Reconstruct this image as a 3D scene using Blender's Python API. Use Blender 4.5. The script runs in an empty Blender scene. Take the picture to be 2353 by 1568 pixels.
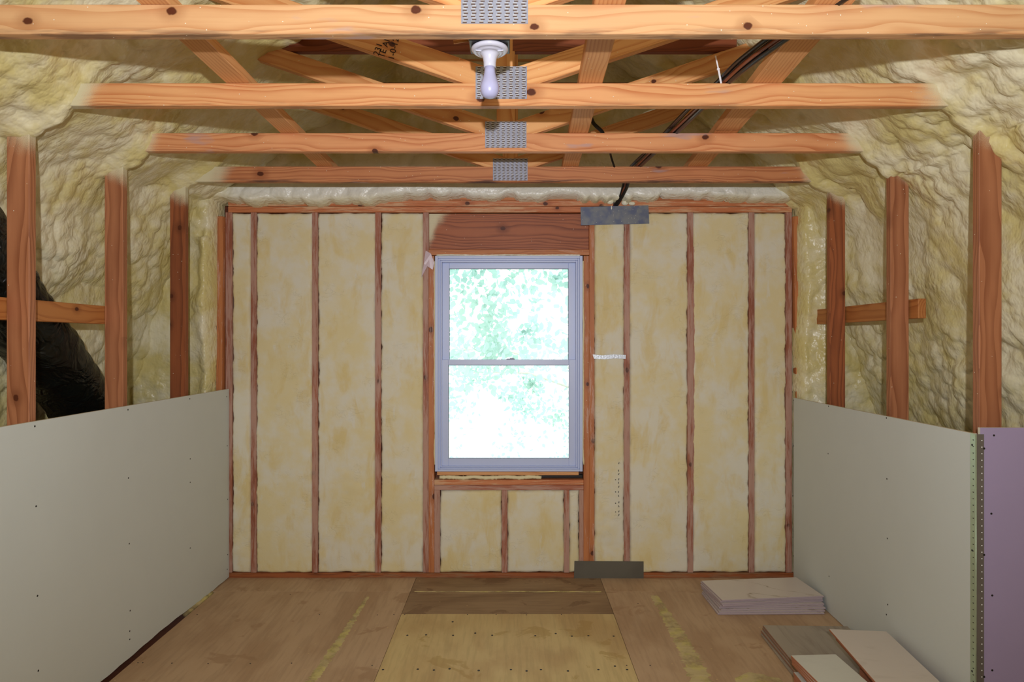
import bpy, bmesh, math, random
import numpy as np
from mathutils import Vector, Matrix

random.seed(7)
C = bpy.context.scene.collection
SC = bpy.context.scene
CAMZ = 1.543
F = 1511.0
U0, V0 = 1176.5, 784.0

# ---------------------------------------------------------------- camera, world, lights, exposure
cam_d = bpy.data.cameras.new('camera')
cam = bpy.data.objects.new('camera', cam_d)
C.objects.link(cam)
cam.location = (0, 0, CAMZ)
cam.rotation_euler = (math.pi / 2, 0, 0)
cam_d.sensor_width = 36.0
cam_d.lens = 36.0 * F / 2353.0
cam_d.clip_start = 0.02
SC.camera = cam

world = bpy.data.worlds.new('world')
SC.world = world
world.use_nodes = True
wn = world.node_tree.nodes
wn['Background'].inputs[0].default_value = (0.93, 0.97, 1.0, 1)
wn['Background'].inputs[1].default_value = 2.9

ld = bpy.data.lights.new('camera_flash', 'SPOT')
ld.energy = 300
ld.color = (0.93, 0.95, 1.0)
ld.spot_size = math.radians(142)
ld.spot_blend = 1.0
ld.shadow_soft_size = 0.02
flash = bpy.data.objects.new('camera_flash', ld)
C.objects.link(flash)
flash.location = (0.0, -0.25, CAMZ + 0.23)
flash.rotation_euler = (math.radians(90 + 18.5), 0, 0)

ad = bpy.data.lights.new('fill_light', 'AREA')  # unseen soft fill lamp, added behind the camera as ambient light
ad.energy = 16
ad.color = (1.0, 0.88, 0.78)
ad.shape = 'RECTANGLE'
ad.size = 2.4
ad.size_y = 1.4
al = bpy.data.objects.new('fill_light', ad)
C.objects.link(al)
al.location = (0, -1.6, 1.7)
al.rotation_euler = (math.radians(90), 0, 0)

SC.view_settings.view_transform = 'Standard'
SC.view_settings.look = 'None'
SC.view_settings.exposure = 0.0
SC.view_settings.gamma = 1.0
SC.view_settings.use_curve_mapping = False

# ---------------------------------------------------------------- helpers
WM = {}

def P(u, v, d):
    return Vector(((u - U0) * d / F, d, CAMZ - (v - V0) * d / F))

def link(name, data, parent=None, M=None):
    o = bpy.data.objects.new(name, data)
    C.objects.link(o)
    M = M or Matrix.Identity(4)
    WM[o.name] = M
    if parent is not None:
        o.parent = parent
        o.matrix_basis = WM[parent.name].inverted() @ M
    else:
        o.matrix_basis = M
    return o

def tag(o, label=None, cat=None, group=None, kind=None):
    if label: o['label'] = label
    if cat: o['category'] = cat
    if group: o['group'] = group
    if kind: o['kind'] = kind
    return o

def empty(name, loc, label=None, cat=None, group=None, kind=None):
    o = link(name, None, None, Matrix.Translation(Vector(loc)))
    o.empty_display_size = 0.1
    return tag(o, label, cat, group, kind)

def mesh_from(name, verts, faces, mats, smooth=False, fm=None):
    me = bpy.data.meshes.new(name)
    me.from_pydata([tuple(v) for v in verts], [], faces)
    for m in (mats if isinstance(mats, (list, tuple)) else [mats]):
        me.materials.append(m)
    if fm is not None:
        me.polygons.foreach_set('material_index', fm)
    if smooth:
        me.polygons.foreach_set('use_smooth', [True] * len(me.polygons))
    me.update()
    return me

def bm_mesh(name, bm, mats, smooth=False):
    me = bpy.data.meshes.new(name)
    bm.normal_update()
    bm.to_mesh(me); bm.free()
    for m in (mats if isinstance(mats, (list, tuple)) else [mats]):
        me.materials.append(m)
    if smooth:
        me.polygons.foreach_set('use_smooth', [True] * len(me.polygons))
    return me

def add_box(bm, sx, sy, sz, M=None, bev=0.0, mi=0, segs=1):
    r = bmesh.ops.create_cube(bm, size=1.0)
    vs = r['verts']
    for v in vs:
        v.co = Vector((v.co.x * sx, v.co.y * sy, v.co.z * sz))
    if bev:
        es = list({e for v in vs for e in v.link_edges})
        rr = bmesh.ops.bevel(bm, geom=es, offset=bev, segments=segs, affect='EDGES', profile=0.5)
        vs = list({v for f in rr['faces'] for v in f.verts} | {v for v in vs if v.is_valid})
    fs = {f for v in vs for f in v.link_faces}
    for f in fs: f.material_index = mi
    if M is not None:
        bmesh.ops.transform(bm, matrix=M, verts=vs)
    return vs

def axes(p0, p1, up):
    p0, p1 = Vector(p0), Vector(p1)
    x = (p1 - p0).normalized()
    z = (Vector(up) - x * Vector(up).dot(x)).normalized()
    y = z.cross(x)
    M = Matrix.Identity(4)
    for i, a in enumerate((x, y, z)):
        for j in range(3): M[j][i] = a[j]
    M.translation = (p0 + p1) / 2
    return M, (p1 - p0).length

def board(name, p0, p1, w, t, up, mat, parent=None, bev=0.0025):
    """w is measured along up, t across; local X runs along the board"""
    M, L = axes(p0, p1, up)
    bm = bmesh.new()
    add_box(bm, L, t, w, bev=bev)
    return link(name, bm_mesh(name, bm, mat), parent, M)

def wbox(name, x0, x1, y0, y1, z0, z1, mat, parent=None, bev=0.002, horizontal=True):
    """axis aligned board whose long axis is local X"""
    cx, cy, cz = (x0 + x1) / 2, (y0 + y1) / 2, (z0 + z1) / 2
    if horizontal:
        return board(name, (x0, cy, cz), (x1, cy, cz), z1 - z0, y1 - y0, (0, 0, 1), mat, parent, bev)
    return board(name, (cx, cy, z0), (cx, cy, z1), x1 - x0, y1 - y0, (1, 0, 0), mat, parent, bev)

def tube(name, pts, r, mat, parent=None, n=10, wob=0.0):
    pts = [Vector(p) for p in pts]
    vs, fs = [], []
    prev = None
    for i, p in enumerate(pts):
        t = (pts[min(i + 1, len(pts) - 1)] - pts[max(i - 1, 0)]).normalized()
        a = Vector((0, 0, 1)) if abs(t.z) < 0.9 else Vector((1, 0, 0))
        if prev is not None: a = prev
        u = (a - t * a.dot(t)).normalized(); prev = u
        w = t.cross(u)
        rr = r[i] if isinstance(r, (list, tuple)) else r
        for k in range(n):
            th = 2 * math.pi * k / n
            q = rr * (1 + (random.uniform(-wob, wob) if wob else 0))
            vs.append(p + (u * math.cos(th) + w * math.sin(th)) * q)
    for i in range(len(pts) - 1):
        for k in range(n):
            a = i * n + k; b = i * n + (k + 1) % n
            fs.append((a, b, b + n, a + n))
    fs.append(tuple(range(n))[::-1]); fs.append(tuple(range((len(pts) - 1) * n, len(pts) * n)))
    return link(name, mesh_from(name, vs, fs, mat, True), parent)

def smooth_path(cp, n):
    """Catmull-Rom through control points"""
    cp = [Vector(p) for p in cp]
    cp = [cp[0] * 2 - cp[1]] + cp + [cp[-1] * 2 - cp[-2]]
    out = []
    for i in range(1, len(cp) - 2):
        for k in range(n):
            t = k / n
            a, b, c, d = cp[i - 1], cp[i], cp[i + 1], cp[i + 2]
            out.append(0.5 * ((2 * b) + (c - a) * t + (2 * a - 5 * b + 4 * c - d) * t * t + (3 * b - a - 3 * c + d) * t ** 3))
    out.append(cp[-2])
    return out

def lathe(name, prof, mat, parent, loc, n=40, smooth=True):
    vs, fs = [], []
    for (r, z) in prof:
        for k in range(n):
            th = 2 * math.pi * k / n
            vs.append((r * math.cos(th), r * math.sin(th), z))
    for i in range(len(prof) - 1):
        for k in range(n):
            a = i * n + k; b = i * n + (k + 1) % n
            fs.append((a, b, b + n, a + n))
    fs.append(tuple(range(n))[::-1]); fs.append(tuple(range((len(prof) - 1) * n, len(prof) * n)))
    return link(name, mesh_from(name, vs, fs, mat, smooth), parent, Matrix.Translation(Vector(loc)))

# ---------------------------------------------------------------- numpy noise
def _hash(ix, iy, s):
    h = (ix.astype(np.int64) * 374761393 + iy.astype(np.int64) * 668265263 + s * 1274126177) & 0xffffffff
    h = ((h ^ (h >> 13)) * 1103515245) & 0xffffffff
    h = ((h ^ (h >> 15)) * 2246822519) & 0xffffffff
    return ((h ^ (h >> 16)) & 0xffffff) / float(0xffffff)

def vnoise(x, y, s=0):
    ix, iy = np.floor(x), np.floor(y)
    fx, fy = x - ix, y - iy
    fx = fx * fx * (3 - 2 * fx); fy = fy * fy * (3 - 2 * fy)
    a = _hash(ix, iy, s); b = _hash(ix + 1, iy, s); c = _hash(ix, iy + 1, s); d = _hash(ix + 1, iy + 1, s)
    return (a * (1 - fx) + b * fx) * (1 - fy) + (c * (1 - fx) + d * fx) * fy

def fbm(x, y, s=0, o=4):
    r = 0; a = 0.5
    for i in range(o):
        r = r + a * vnoise(x * 2 ** i, y * 2 ** i, s + i * 17); a *= 0.5
    return r

def domes(x, y, s=0, tilt=0.25, var=0.5):
    """overlapping puffs: max over jittered cells of a tilted dome"""
    ix, iy = np.floor(x), np.floor(y)
    best = np.full(x.shape, -9.0)
    for dx in (-1, 0, 1):
        for dy in (-1, 0, 1):
            cx = ix + dx; cy = iy + dy
            px = cx + _hash(cx, cy, s); py = cy + _hash(cx, cy, s + 5)
            ex = x - px; ey = y - py
            h = 1.25 * np.sqrt(np.clip(1.05 - (ex * ex + ey * ey), 0, 2)) + tilt * ex + var * (_hash(cx, cy, s + 9) - 0.5)
            best = np.maximum(best, h)
    return best

def foam_disp(a, b, s=0, k=1.0):
    """a: down the slope (m), b: along (m)"""
    wa = a + 0.10 * (fbm(a * 2.2, b * 2.2, s + 1) - .5) + 0.012 * (fbm(a * 13, b * 13, s + 2, 2) - .5)
    wb = b + 0.12 * (fbm(a * 2.2, b * 2.2, s + 3) - .5) + 0.012 * (fbm(a * 13, b * 13, s + 4, 2) - .5)
    d = 0.060 * domes(wa * 3.1 + wb * .9, wb * 2.3 - wa * .6, s + 11, 0.30)
    m = np.clip(fbm(a * 1.7, b * 1.7, s + 21, 2) * 2.6 - .55, 0.05, 1)
    d = d + 0.040 * m * domes(wa * 9 + wb * 2, wb * 11, s + 31, 0.35, .8)
    m3 = np.clip(fbm(a * 2.3 + 5, b * 2.3, s + 81, 2) * 3.0 - .6, 0.18, 1)
    q = domes(wa * 18 - wb * 3, wb * 21 + wa * 3, s + 71, 0.25, .9)
    d = d + 0.026 * m3 * q
    m2 = np.clip(fbm(a * 3.1, b * 3.1, s + 41, 2) * 3 - .9, 0.0, 1)
    d = d + 0.0055 * m2 * domes(wa * 36, wb * 42, s + 51, 0.1, .9)
    d = d + 0.03 * (fbm(a * 1.3, b * 1.3, s + 61, 3) - .5)
    return d * k

def grid_mesh(name, co, nu, nv, mat, keep=None, flip=False):
    """co: (nu*nv,3)"""
    i, j = np.meshgrid(np.arange(nu - 1), np.arange(nv - 1), indexing='ij')
    a = (i * nv + j).ravel(); q = np.stack([a, a + 1, a + nv + 1, a + nv], 1)
    if flip: q = q[:, ::-1]
    if keep is not None: q = q[keep[a] | keep[a + 1] | keep[a + nv] | keep[a + nv + 1]]
    me = bpy.data.meshes.new(name)
    me.vertices.add(len(co)); me.vertices.foreach_set('co', co.astype(np.float32).ravel())
    me.loops.add(q.size); me.loops.foreach_set('vertex_index', q.astype(np.int32).ravel())
    me.polygons.add(len(q)); me.polygons.foreach_set('loop_start', np.arange(len(q), dtype=np.int32) * 4)
    me.polygons.foreach_set('loop_total', np.full(len(q), 4, dtype=np.int32))
    me.materials.append(mat)
    me.update(calc_edges=True); me.validate()
    me.polygons.foreach_set('use_smooth', [True] * len(me.polygons))
    return me

# ---------------------------------------------------------------- materials
def srgb(r, g, b):
    f = lambda c: (c / 255 / 12.92) if c / 255 <= 0.04045 else ((c / 255 + 0.055) / 1.055) ** 2.4
    return (f(r), f(g), f(b), 1)

class NT:
    def __init__(s, name, rough=0.6, metal=0.0, spec=0.5):
        s.m = bpy.data.materials.new(name); s.m.use_nodes = True
        s.t = s.m.node_tree; s.b = s.t.nodes['Principled BSDF']
        s.b.inputs['Roughness'].default_value = rough
        s.b.inputs['Metallic'].default_value = metal
        s.b.inputs['Specular IOR Level'].default_value = spec
    def n(s, typ, **kw):
        nd = s.t.nodes.new(typ)
        for k, v in kw.items(): setattr(nd, k, v)
        return nd
    def set(s, sock, v):
        if isinstance(v, bpy.types.NodeSocket): s.t.links.new(v, sock)
        elif isinstance(v, tuple) and len(v) == 3 and sock.type == 'RGBA': sock.default_value = (*v, 1)
        else: sock.default_value = v
    def math(s, op, a, b=None, c=None, clamp=False):
        nd = s.n('ShaderNodeMath', operation=op, use_clamp=clamp)
        for i, v in enumerate((a, b, c)):
            if v is not None: s.set(nd.inputs[i], v)
        return nd.outputs[0]
    def vmath(s, op, a, b):
        nd = s.n('ShaderNodeVectorMath', operation=op)
        s.set(nd.inputs[0], a); s.set(nd.inputs[1], b)
        return nd.outputs[0]
    def mix(s, f, a, b, mode='MIX'):
        nd = s.n('ShaderNodeMix', data_type='RGBA', blend_type=mode, clamp_factor=True)
        s.set(nd.inputs[0], f); s.set(nd.inputs[6], a); s.set(nd.inputs[7], b)
        return nd.outputs[2]
    def noise(s, vec, scale, detail=4, rough=0.55, dist=0.0):
        nd = s.n('ShaderNodeTexNoise')
        s.set(nd.inputs['Vector'], vec); nd.inputs['Scale'].default_value = scale
        nd.inputs['Detail'].default_value = detail; nd.inputs['Roughness'].default_value = rough
        nd.inputs['Distortion'].default_value = dist
        return nd.outputs[0]
    def voro(s, vec, scale, feature='F1', out=0, smooth=None):
        nd = s.n('ShaderNodeTexVoronoi', feature=feature)
        s.set(nd.inputs['Vector'], vec); nd.inputs['Scale'].default_value = scale
        if smooth is not None: nd.inputs['Smoothness'].default_value = smooth
        return nd.outputs[out]
    def ramp(s, v, lo, hi, a=0.0, b=1.0, smooth=True):
        nd = s.n('ShaderNodeMapRange', interpolation_type='SMOOTHSTEP' if smooth else 'LINEAR')
        s.set(nd.inputs[0], v)
        for i, q in enumerate((lo, hi, a, b)): nd.inputs[i + 1].default_value = q
        return nd.outputs[0]
    def coord(s, rnd=True):
        tc = s.n('ShaderNodeTexCoord').outputs['Object']
        s.raw = tc
        if not rnd: return tc
        oi = s.n('ShaderNodeObjectInfo').outputs['Random']
        s.rand = oi
        cb = s.n('ShaderNodeCombineXYZ')
        s.set(cb.inputs[0], s.math('MULTIPLY', oi, 41.0)); s.set(cb.inputs[1], s.math('MULTIPLY', oi, 0.0)); s.set(cb.inputs[2], s.math('MULTIPLY', oi, 13.0))
        return s.vmath('ADD', tc, cb.outputs[0])
    def bump(s, h, strength=0.3, dist=0.01, prev=None):
        nd = s.n('ShaderNodeBump'); nd.inputs['Strength'].default_value = strength
        nd.inputs['Distance'].default_value = dist; s.set(nd.inputs['Height'], h)
        if prev: s.set(nd.inputs['Normal'], prev)
        return nd.outputs[0]
    def done(s, col=None, normal=None):
        if col is not None: s.set(s.b.inputs['Base Color'], col)
        if normal is not None: s.set(s.b.inputs['Normal'], normal)
        return s.m

FOAM_A = srgb(222, 212, 160); FOAM_B = srgb(228, 226, 200)

def wood(name, light, dark, fades=(), smear=0.0, speck=0.0, grime=0.0, ringscale=26, var=0.35, knot=True, smearcol=None):
    t = NT(name, rough=0.5, spec=0.35)
    v = t.coord()
    sv = t.vmath('MULTIPLY', v, (0.055, 1, 1))
    wv = t.vmath('ADD', sv, t.vmath('MULTIPLY', t.n('ShaderNodeCombineXYZ').outputs[0], (0, 0, 0)))
    # low-frequency wander of the pith gives cathedral figures
    lo = t.noise(t.vmath('MULTIPLY', v, (0.9, 1.0, 3.0)), 1.6, 2)
    cb = t.n('ShaderNodeCombineXYZ')
    t.set(cb.inputs[1], 0.06); t.set(cb.inputs[2], t.math('MULTIPLY', t.math('SUBTRACT', lo, 0.5), 0.16))
    wav = t.n('ShaderNodeTexWave', wave_type='RINGS', rings_direction='X', wave_profile='SAW')
    t.set(wav.inputs['Vector'], t.vmath('ADD', t.vmath('MULTIPLY', t.raw, (0.055, 1, 1)), cb.outputs[0]))
    wav.inputs['Scale'].default_value = ringscale; wav.inputs['Distortion'].default_value = 2.2
    wav.inputs['Detail'].default_value = 2.5; wav.inputs['Detail Scale'].default_value = 0.4
    ring = t.ramp(wav.outputs[1], 0.35, 1.0)
    fine = t.noise(t.vmath('MULTIPLY', v, (4, 130, 130)), 1.0, 3)
    blot = t.noise(t.vmath('MULTIPLY', v, (1.5, 6, 6)), 1.6, 3)
    k = t.math('MULTIPLY', ring, 0.7)
    k = t.math('ADD', k, t.math('MULTIPLY', t.math('SUBTRACT', fine, 0.5), 0.5))
    k = t.math('ADD', k, t.math('MULTIPLY', t.math('SUBTRACT', blot, 0.5), 1.1), clamp=True)
    col = t.mix(k, light, dark)
    # whole-board tone
    col = t.mix(t.math('MULTIPLY', t.rand, var), col, tuple(c * 0.62 for c in dark[:3]) + (1,))
    if knot:
        sk = t.n('ShaderNodeSeparateXYZ'); t.set(sk.inputs[0], v); ck = t.n('ShaderNodeCombineXYZ')
        t.set(ck.inputs[0], t.math('MULTIPLY', sk.outputs[0], 3.0)); t.set(ck.inputs[1], t.math('MULTIPLY', sk.outputs[2], 4.0)); kv = ck.outputs[0]
        vd = t.n('ShaderNodeTexVoronoi', feature='F1', voronoi_dimensions='2D'); t.set(vd.inputs['Vector'], kv); vd.inputs['Scale'].default_value = 1
        wob = t.math('MULTIPLY', t.math('SUBTRACT', t.noise(v, 60, 2), 0.5), 0.03)
        dd = t.math('ADD', vd.outputs[0], wob)
        pick = t.ramp(t.n('ShaderNodeSeparateColor').outputs[0], 0, 1)
        sc = t.n('ShaderNodeSeparateColor'); t.set(sc.inputs[0], vd.outputs[1])
        on = t.math('GREATER_THAN', sc.outputs[0], 0.35)
        sz = t.math('MULTIPLY_ADD', sc.outputs[1], 0.032, 0.028)
        ratio = t.math('DIVIDE', dd, sz)
        core = t.math('MULTIPLY', t.ramp(ratio, 1.25, 0.8), on)
        halo = t.math('MULTIPLY', t.ramp(ratio, 4.0, 1.0), t.math('MULTIPLY', on, 0.55))
        col = t.mix(halo, col, tuple(c * 0.75 for c in dark[:3]) + (1,))
        col = t.mix(core, col, srgb(84, 38, 18))
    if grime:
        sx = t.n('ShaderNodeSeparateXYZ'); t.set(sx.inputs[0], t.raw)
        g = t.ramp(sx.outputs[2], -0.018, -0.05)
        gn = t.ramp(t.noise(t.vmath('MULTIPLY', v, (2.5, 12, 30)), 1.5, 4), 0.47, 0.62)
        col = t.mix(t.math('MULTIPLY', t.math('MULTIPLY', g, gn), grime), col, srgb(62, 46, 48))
    if speck:
        sp = t.n('ShaderNodeTexVoronoi', feature='F1'); t.set(sp.inputs['Vector'], v); sp.inputs['Scale'].default_value = 48
        sc2 = t.n('ShaderNodeSeparateColor'); t.set(sc2.inputs[0], sp.outputs[1])
        s1 = t.math('MULTIPLY', t.math('LESS_THAN', sp.outputs[0], 0.085), t.math('GREATER_THAN', sc2.outputs[0], 1 - speck))
        col = t.mix(s1, col, srgb(228, 222, 200))
    if grime:
        gs = t.ramp(t.noise(t.vmath('ADD', t.vmath('MULTIPLY', v, (1.6, 5, 7)), (7, 2, 4)), 1.5, 3), .63, .70)
        col = t.mix(t.math('MULTIPLY', gs, .6), col, srgb(176, 152, 154))
    if smear:
        sn = t.noise(t.vmath('MULTIPLY', v, (5, 40, 60)), 1.3, 5, 0.75)
        sn2 = t.noise(t.vmath('MULTIPLY', v, (1.1, 3, 3)), 1.7, 3)
        f = t.ramp(t.math('ADD', sn, t.math('MULTIPLY', t.math('SUBTRACT', sn2, .5), 0.7)), 0.60 - smear * .35, 0.72 - smear * .2)
        col = t.mix(t.math('MULTIPLY', f, 0.72), col, smearcol or srgb(205, 168, 150))
    if fades:
        sx = t.n('ShaderNodeSeparateXYZ'); t.set(sx.inputs[0], t.raw)
        big = t.math('MULTIPLY', t.math('SUBTRACT', t.noise(v, 9, 2), 0.5), 0.10)
        dust = t.math('MULTIPLY', t.math('SUBTRACT', t.noise(v, 420, 2, 0.8), 0.5), 0.16)
        tot = None
        for (lo_, hi_) in fades:     # 0 at lo, 1 at hi along local x
            slant = t.math('MULTIPLY', sx.outputs[2], 0.6 if hi_ > lo_ else -0.6)
            q = t.math('ADD', t.math('ADD', sx.outputs[0], slant), t.math('ADD', big, dust))
            r = t.ramp(q, lo_, hi_)
            tot = r if tot is None else t.math('MAXIMUM', tot, r)
        col = t.mix(tot, col, srgb(214, 206, 172))
    hb = t.math('ADD', t.math('MULTIPLY', fine, 0.5), t.math('MULTIPLY', ring, 0.4))
    return t.done(col, t.bump(hb, 0.25, 0.002))

def foam_mat(name, a, b, cut=False, band=None):
    t = NT(name, rough=0.32 if not cut else 0.75, spec=0.45 if not cut else 0.2)
    v = t.coord(False)
    n1 = t.noise(v, 3.0, 4); n2 = t.noise(v, 14, 3)
    col = t.mix(t.ramp(t.math('ADD', t.math('MULTIPLY', n1, .7), t.math('MULTIPLY', n2, .3)), 0.38, 0.62), a, b)
    if cut:
        vs_ = t.vmath('MULTIPLY', v, (4.0, 4.0, 1.5))
        st = t.ramp(t.noise(vs_, 2.0, 5, 0.6, 0.4), 0.50, 0.68)
        col = t.mix(t.math('MULTIPLY', st, 0.65), col, srgb(216, 194, 130))
        st2 = t.ramp(t.noise(t.vmath('ADD', t.vmath('MULTIPLY', v, (7, 7, 2.6)), (9, 3, 1)), 2.0, 4, 0.6), 0.62, 0.70)
        col = t.mix(t.math('MULTIPLY', st2, 0.5), col, srgb(222, 220, 210))
        cr = t.noise(t.vmath('MULTIPLY', v, (5, 5, 9)), 3, 3, 0.55, .6)
        ridge = t.math('SUBTRACT', 1.0, t.math('ABSOLUTE', t.math('MULTIPLY', t.math('SUBTRACT', cr, 0.5), 30.0)), clamp=True)
        gate = t.ramp(t.noise(v, 8, 2), 0.54, 0.66)
        h = t.math('ADD', t.math('MULTIPLY', t.noise(v, 40, 4), 0.5), t.math('MULTIPLY', t.math('MULTIPLY', ridge, gate), -0.8))
        return t.done(col, t.bump(h, 0.4, 0.006))
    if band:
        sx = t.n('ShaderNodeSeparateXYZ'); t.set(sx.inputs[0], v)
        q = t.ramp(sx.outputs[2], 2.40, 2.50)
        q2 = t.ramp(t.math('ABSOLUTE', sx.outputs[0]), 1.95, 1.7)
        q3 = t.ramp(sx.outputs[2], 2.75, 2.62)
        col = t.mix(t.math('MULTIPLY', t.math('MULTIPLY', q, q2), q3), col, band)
    wv = t.n('ShaderNodeVectorMath', operation='ADD')
    nz = t.n('ShaderNodeTexNoise'); t.set(nz.inputs['Vector'], v); nz.inputs['Scale'].default_value = 9
    t.set(wv.inputs[0], v); t.set(wv.inputs[1], t.vmath('MULTIPLY', nz.outputs[1], (.03, .03, .03)))
    wv2 = t.vmath('MULTIPLY', wv.outputs[0], (1, 1.45, 1))
    d1 = t.voro(wv2, 27, 'SMOOTH_F1', 0, 0.12)
    d2 = t.voro(wv2, 62, 'SMOOTH_F1', 0, 0.15)
    amp = t.ramp(t.noise(v, 5, 2), 0.35, 0.65, 0.3, 1)
    h = t.math('ADD', t.math('MULTIPLY', t.math('MULTIPLY', d1, amp), -1.0), t.math('MULTIPLY', d2, -0.28))
    return t.done(col, t.bump(h, 0.65, 0.009))

def simple(name, col, rough=0.5, metal=0.0, bumpscale=0, bumpamt=0.1, var=0.0, spec=0.5):
    t = NT(name, rough, metal, spec)
    v = t.coord()
    c = t.mix(t.math('MULTIPLY', t.ramp(t.noise(v, 6, 3), .35, .65), var), col, tuple(x * 0.6 for x in col[:3]) + (1,))
    nr = t.bump(t.noise(v, bumpscale, 3), bumpamt, 0.004) if bumpscale else None
    return t.done(c, nr)

M_FOAM = foam_mat('sprayed_foam', srgb(214, 200, 136), srgb(232, 225, 194))
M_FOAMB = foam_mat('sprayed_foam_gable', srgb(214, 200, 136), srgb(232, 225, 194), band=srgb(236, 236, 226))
M_FOAMW = foam_mat('sprayed_foam_pale', srgb(226, 222, 196), srgb(236, 236, 226))
M_CUT = foam_mat('trimmed_foam', srgb(222, 208, 162), srgb(222, 217, 198), cut=True)
HON_L, HON_D = srgb(240, 182, 120), srgb(204, 124, 62)
RED_L, RED_D = srgb(196, 118, 70), srgb(146, 76, 40)
M_WEB = wood('web_wood', srgb(236, 178, 118), srgb(206, 128, 70), speck=.2, var=.3)
M_CHORD = wood('chord_wood', srgb(150, 82, 50), srgb(108, 52, 30), knot=False)
M_FLATB = wood('brace_wood', srgb(222, 166, 112), srgb(196, 128, 76), speck=.3, var=.08)
M_BLOCK = wood('blocking_wood', srgb(196, 130, 72), srgb(160, 92, 46), var=.2)
M_STUD = wood('stud_wood', srgb(172, 106, 80), srgb(136, 76, 54), smear=.75, var=.2, smearcol=srgb(190, 156, 140))
M_STUDC = wood('clean_stud_wood', srgb(200, 128, 78), srgb(162, 92, 52), smear=.12, speck=.3, var=.2)
M_PLATE = wood('plate_wood', srgb(206, 130, 84), srgb(176, 96, 56), smear=.45, var=.2, smearcol=srgb(212, 178, 140))
M_SOLE = wood('sole_wood', srgb(160, 92, 52), srgb(118, 62, 34), smear=.3, var=.1, smearcol=srgb(150, 116, 84))
M_HEADER = wood('header_wood', srgb(172, 102, 66), srgb(118, 60, 38), fades=((-.465, -.52),), speck=.35, ringscale=18, var=.1)
M_GABLE = wood('gable_wood', srgb(124, 66, 40), srgb(84, 40, 24), knot=False)
M_GALV = simple('galvanised_steel', srgb(160, 164, 182), 0.5, 0.4, 40, 0.1, 0.25)
M_TOOTH = simple('bright_steel', srgb(240, 242, 246), 0.4, 0.3)
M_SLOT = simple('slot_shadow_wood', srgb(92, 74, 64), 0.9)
M_PORC = simple('white_porcelain', srgb(200, 200, 214), 0.22)
M_BULB = simple('frosted_bulb', srgb(172, 172, 206), 0.3)
M_BLACKP = simple('black_plastic', srgb(24, 23, 26), 0.35)
M_CABLE = simple('black_cable', srgb(20, 17, 18), 0.3)
M_CABLE2 = simple('cable_reflection', srgb(120, 60, 34), 0.35)  # brown colour stands in for orange reflections on the black cables
M_ZIP = simple('white_nylon', srgb(226, 222, 226), 0.4)
M_VINYL = simple('white_vinyl', srgb(192, 204, 238), 0.35)
M_GASKET = simple('dark_gasket', srgb(70, 84, 78), 0.6)
M_GYP = simple('grey_gypsum_paper', srgb(210, 216, 214), 0.75, 0, 300, 0.03, 0.03, spec=.2)
M_GYPE = simple('gypsum_core', srgb(214, 206, 190), 0.9, 0, 90, 0.3)
M_GYPL = simple('lilac_gypsum_paper', srgb(164, 150, 182), 0.75, 0, 300, 0.03, 0.03, spec=.2)
M_SCREW = simple('black_screw', srgb(26, 24, 24), 0.5)
M_BEAD = simple('lit_zinc', srgb(186, 206, 180), 0.4, 0.6, 60, 0.2, 0.3)  # flange's lit tone and green reflection put into the colour
M_FLASH = simple('paint_white', srgb(230, 230, 230), 0.5)
M_CAULK = simple('set_foam_bead', srgb(226, 214, 172), 0.6, 0, 40, 0.5)
M_MESH = simple('pink_poly_film', srgb(206, 186, 196), 0.3)

def duct_mat():
    t = NT('wrinkled_black_film', 0.34, 0, .4)
    v = t.coord(False)
    n = t.noise(t.vmath('MULTIPLY', v, (4, 4, 4)), 2.2, 3, .5, 1.2)
    r = t.math('ABSOLUTE', t.math('SUBTRACT', n, .5))
    return t.done(srgb(10, 14, 12), t.bump(r, 0.7, 0.06))
M_DUCT = duct_mat()

def nailplate_mat():
    t = NT('grey_steel_plate', 0.5, 0.35)
    v = t.coord()
    c = t.mix(t.ramp(t.noise(v, 14, 4), .35, .65), srgb(92, 100, 124), srgb(120, 124, 128))
    sp = t.n('ShaderNodeTexVoronoi'); t.set(sp.inputs['Vector'], v); sp.inputs['Scale'].default_value = 110
    sc = t.n('ShaderNodeSeparateColor'); t.set(sc.inputs[0], sp.outputs[1])
    m = t.math('MULTIPLY', t.math('LESS_THAN', sp.outputs[0], .16), t.math('GREATER_THAN', sc.outputs[0], .82))
    return t.done(t.mix(m, c, srgb(216, 212, 190)))
M_NAILP = nailplate_mat()

def ply_mat(name, a, b, stain, grain_x=False):
    t = NT(name, 0.6, 0, .3)
    v = t.coord()
    s = (26, 2.2, 1) if not grain_x else (2.2, 26, 1)
    s2 = (2.6, 1.1, 1) if not grain_x else (1.1, 2.6, 1)
    g = t.noise(t.vmath('MULTIPLY', v, s), 2.0, 4)
    n = t.noise(t.vmath('MULTIPLY', v, s2), 1.6, 4, .55, .4)
    col = t.mix(t.ramp(n, .36, .66), a, b)
    col = t.mix(t.math('MULTIPLY', t.ramp(g, .42, .68), .22), col, tuple(c * .55 for c in b[:3]) + (1,))
    st = t.ramp(t.noise(t.vmath('ADD', v, (3, 5, 1)), 3.6, 5, .6, .6), .60, .64)
    col = t.mix(t.math('MULTIPLY', st, .55), col, stain)
    sp = t.n('ShaderNodeTexVoronoi'); t.set(sp.inputs['Vector'], v); sp.inputs['Scale'].default_value = 30
    sc = t.n('ShaderNodeSeparateColor'); t.set(sc.inputs[0], sp.outputs[1])
    m = t.math('MULTIPLY', t.math('LESS_THAN', sp.outputs[0], .13), t.math('GREATER_THAN', sc.outputs[0], .9))
    col = t.mix(t.math('MULTIPLY', m, .7), col, srgb(208, 178, 130))
    return t.done(col, t.bump(g, .1, .002))
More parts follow.
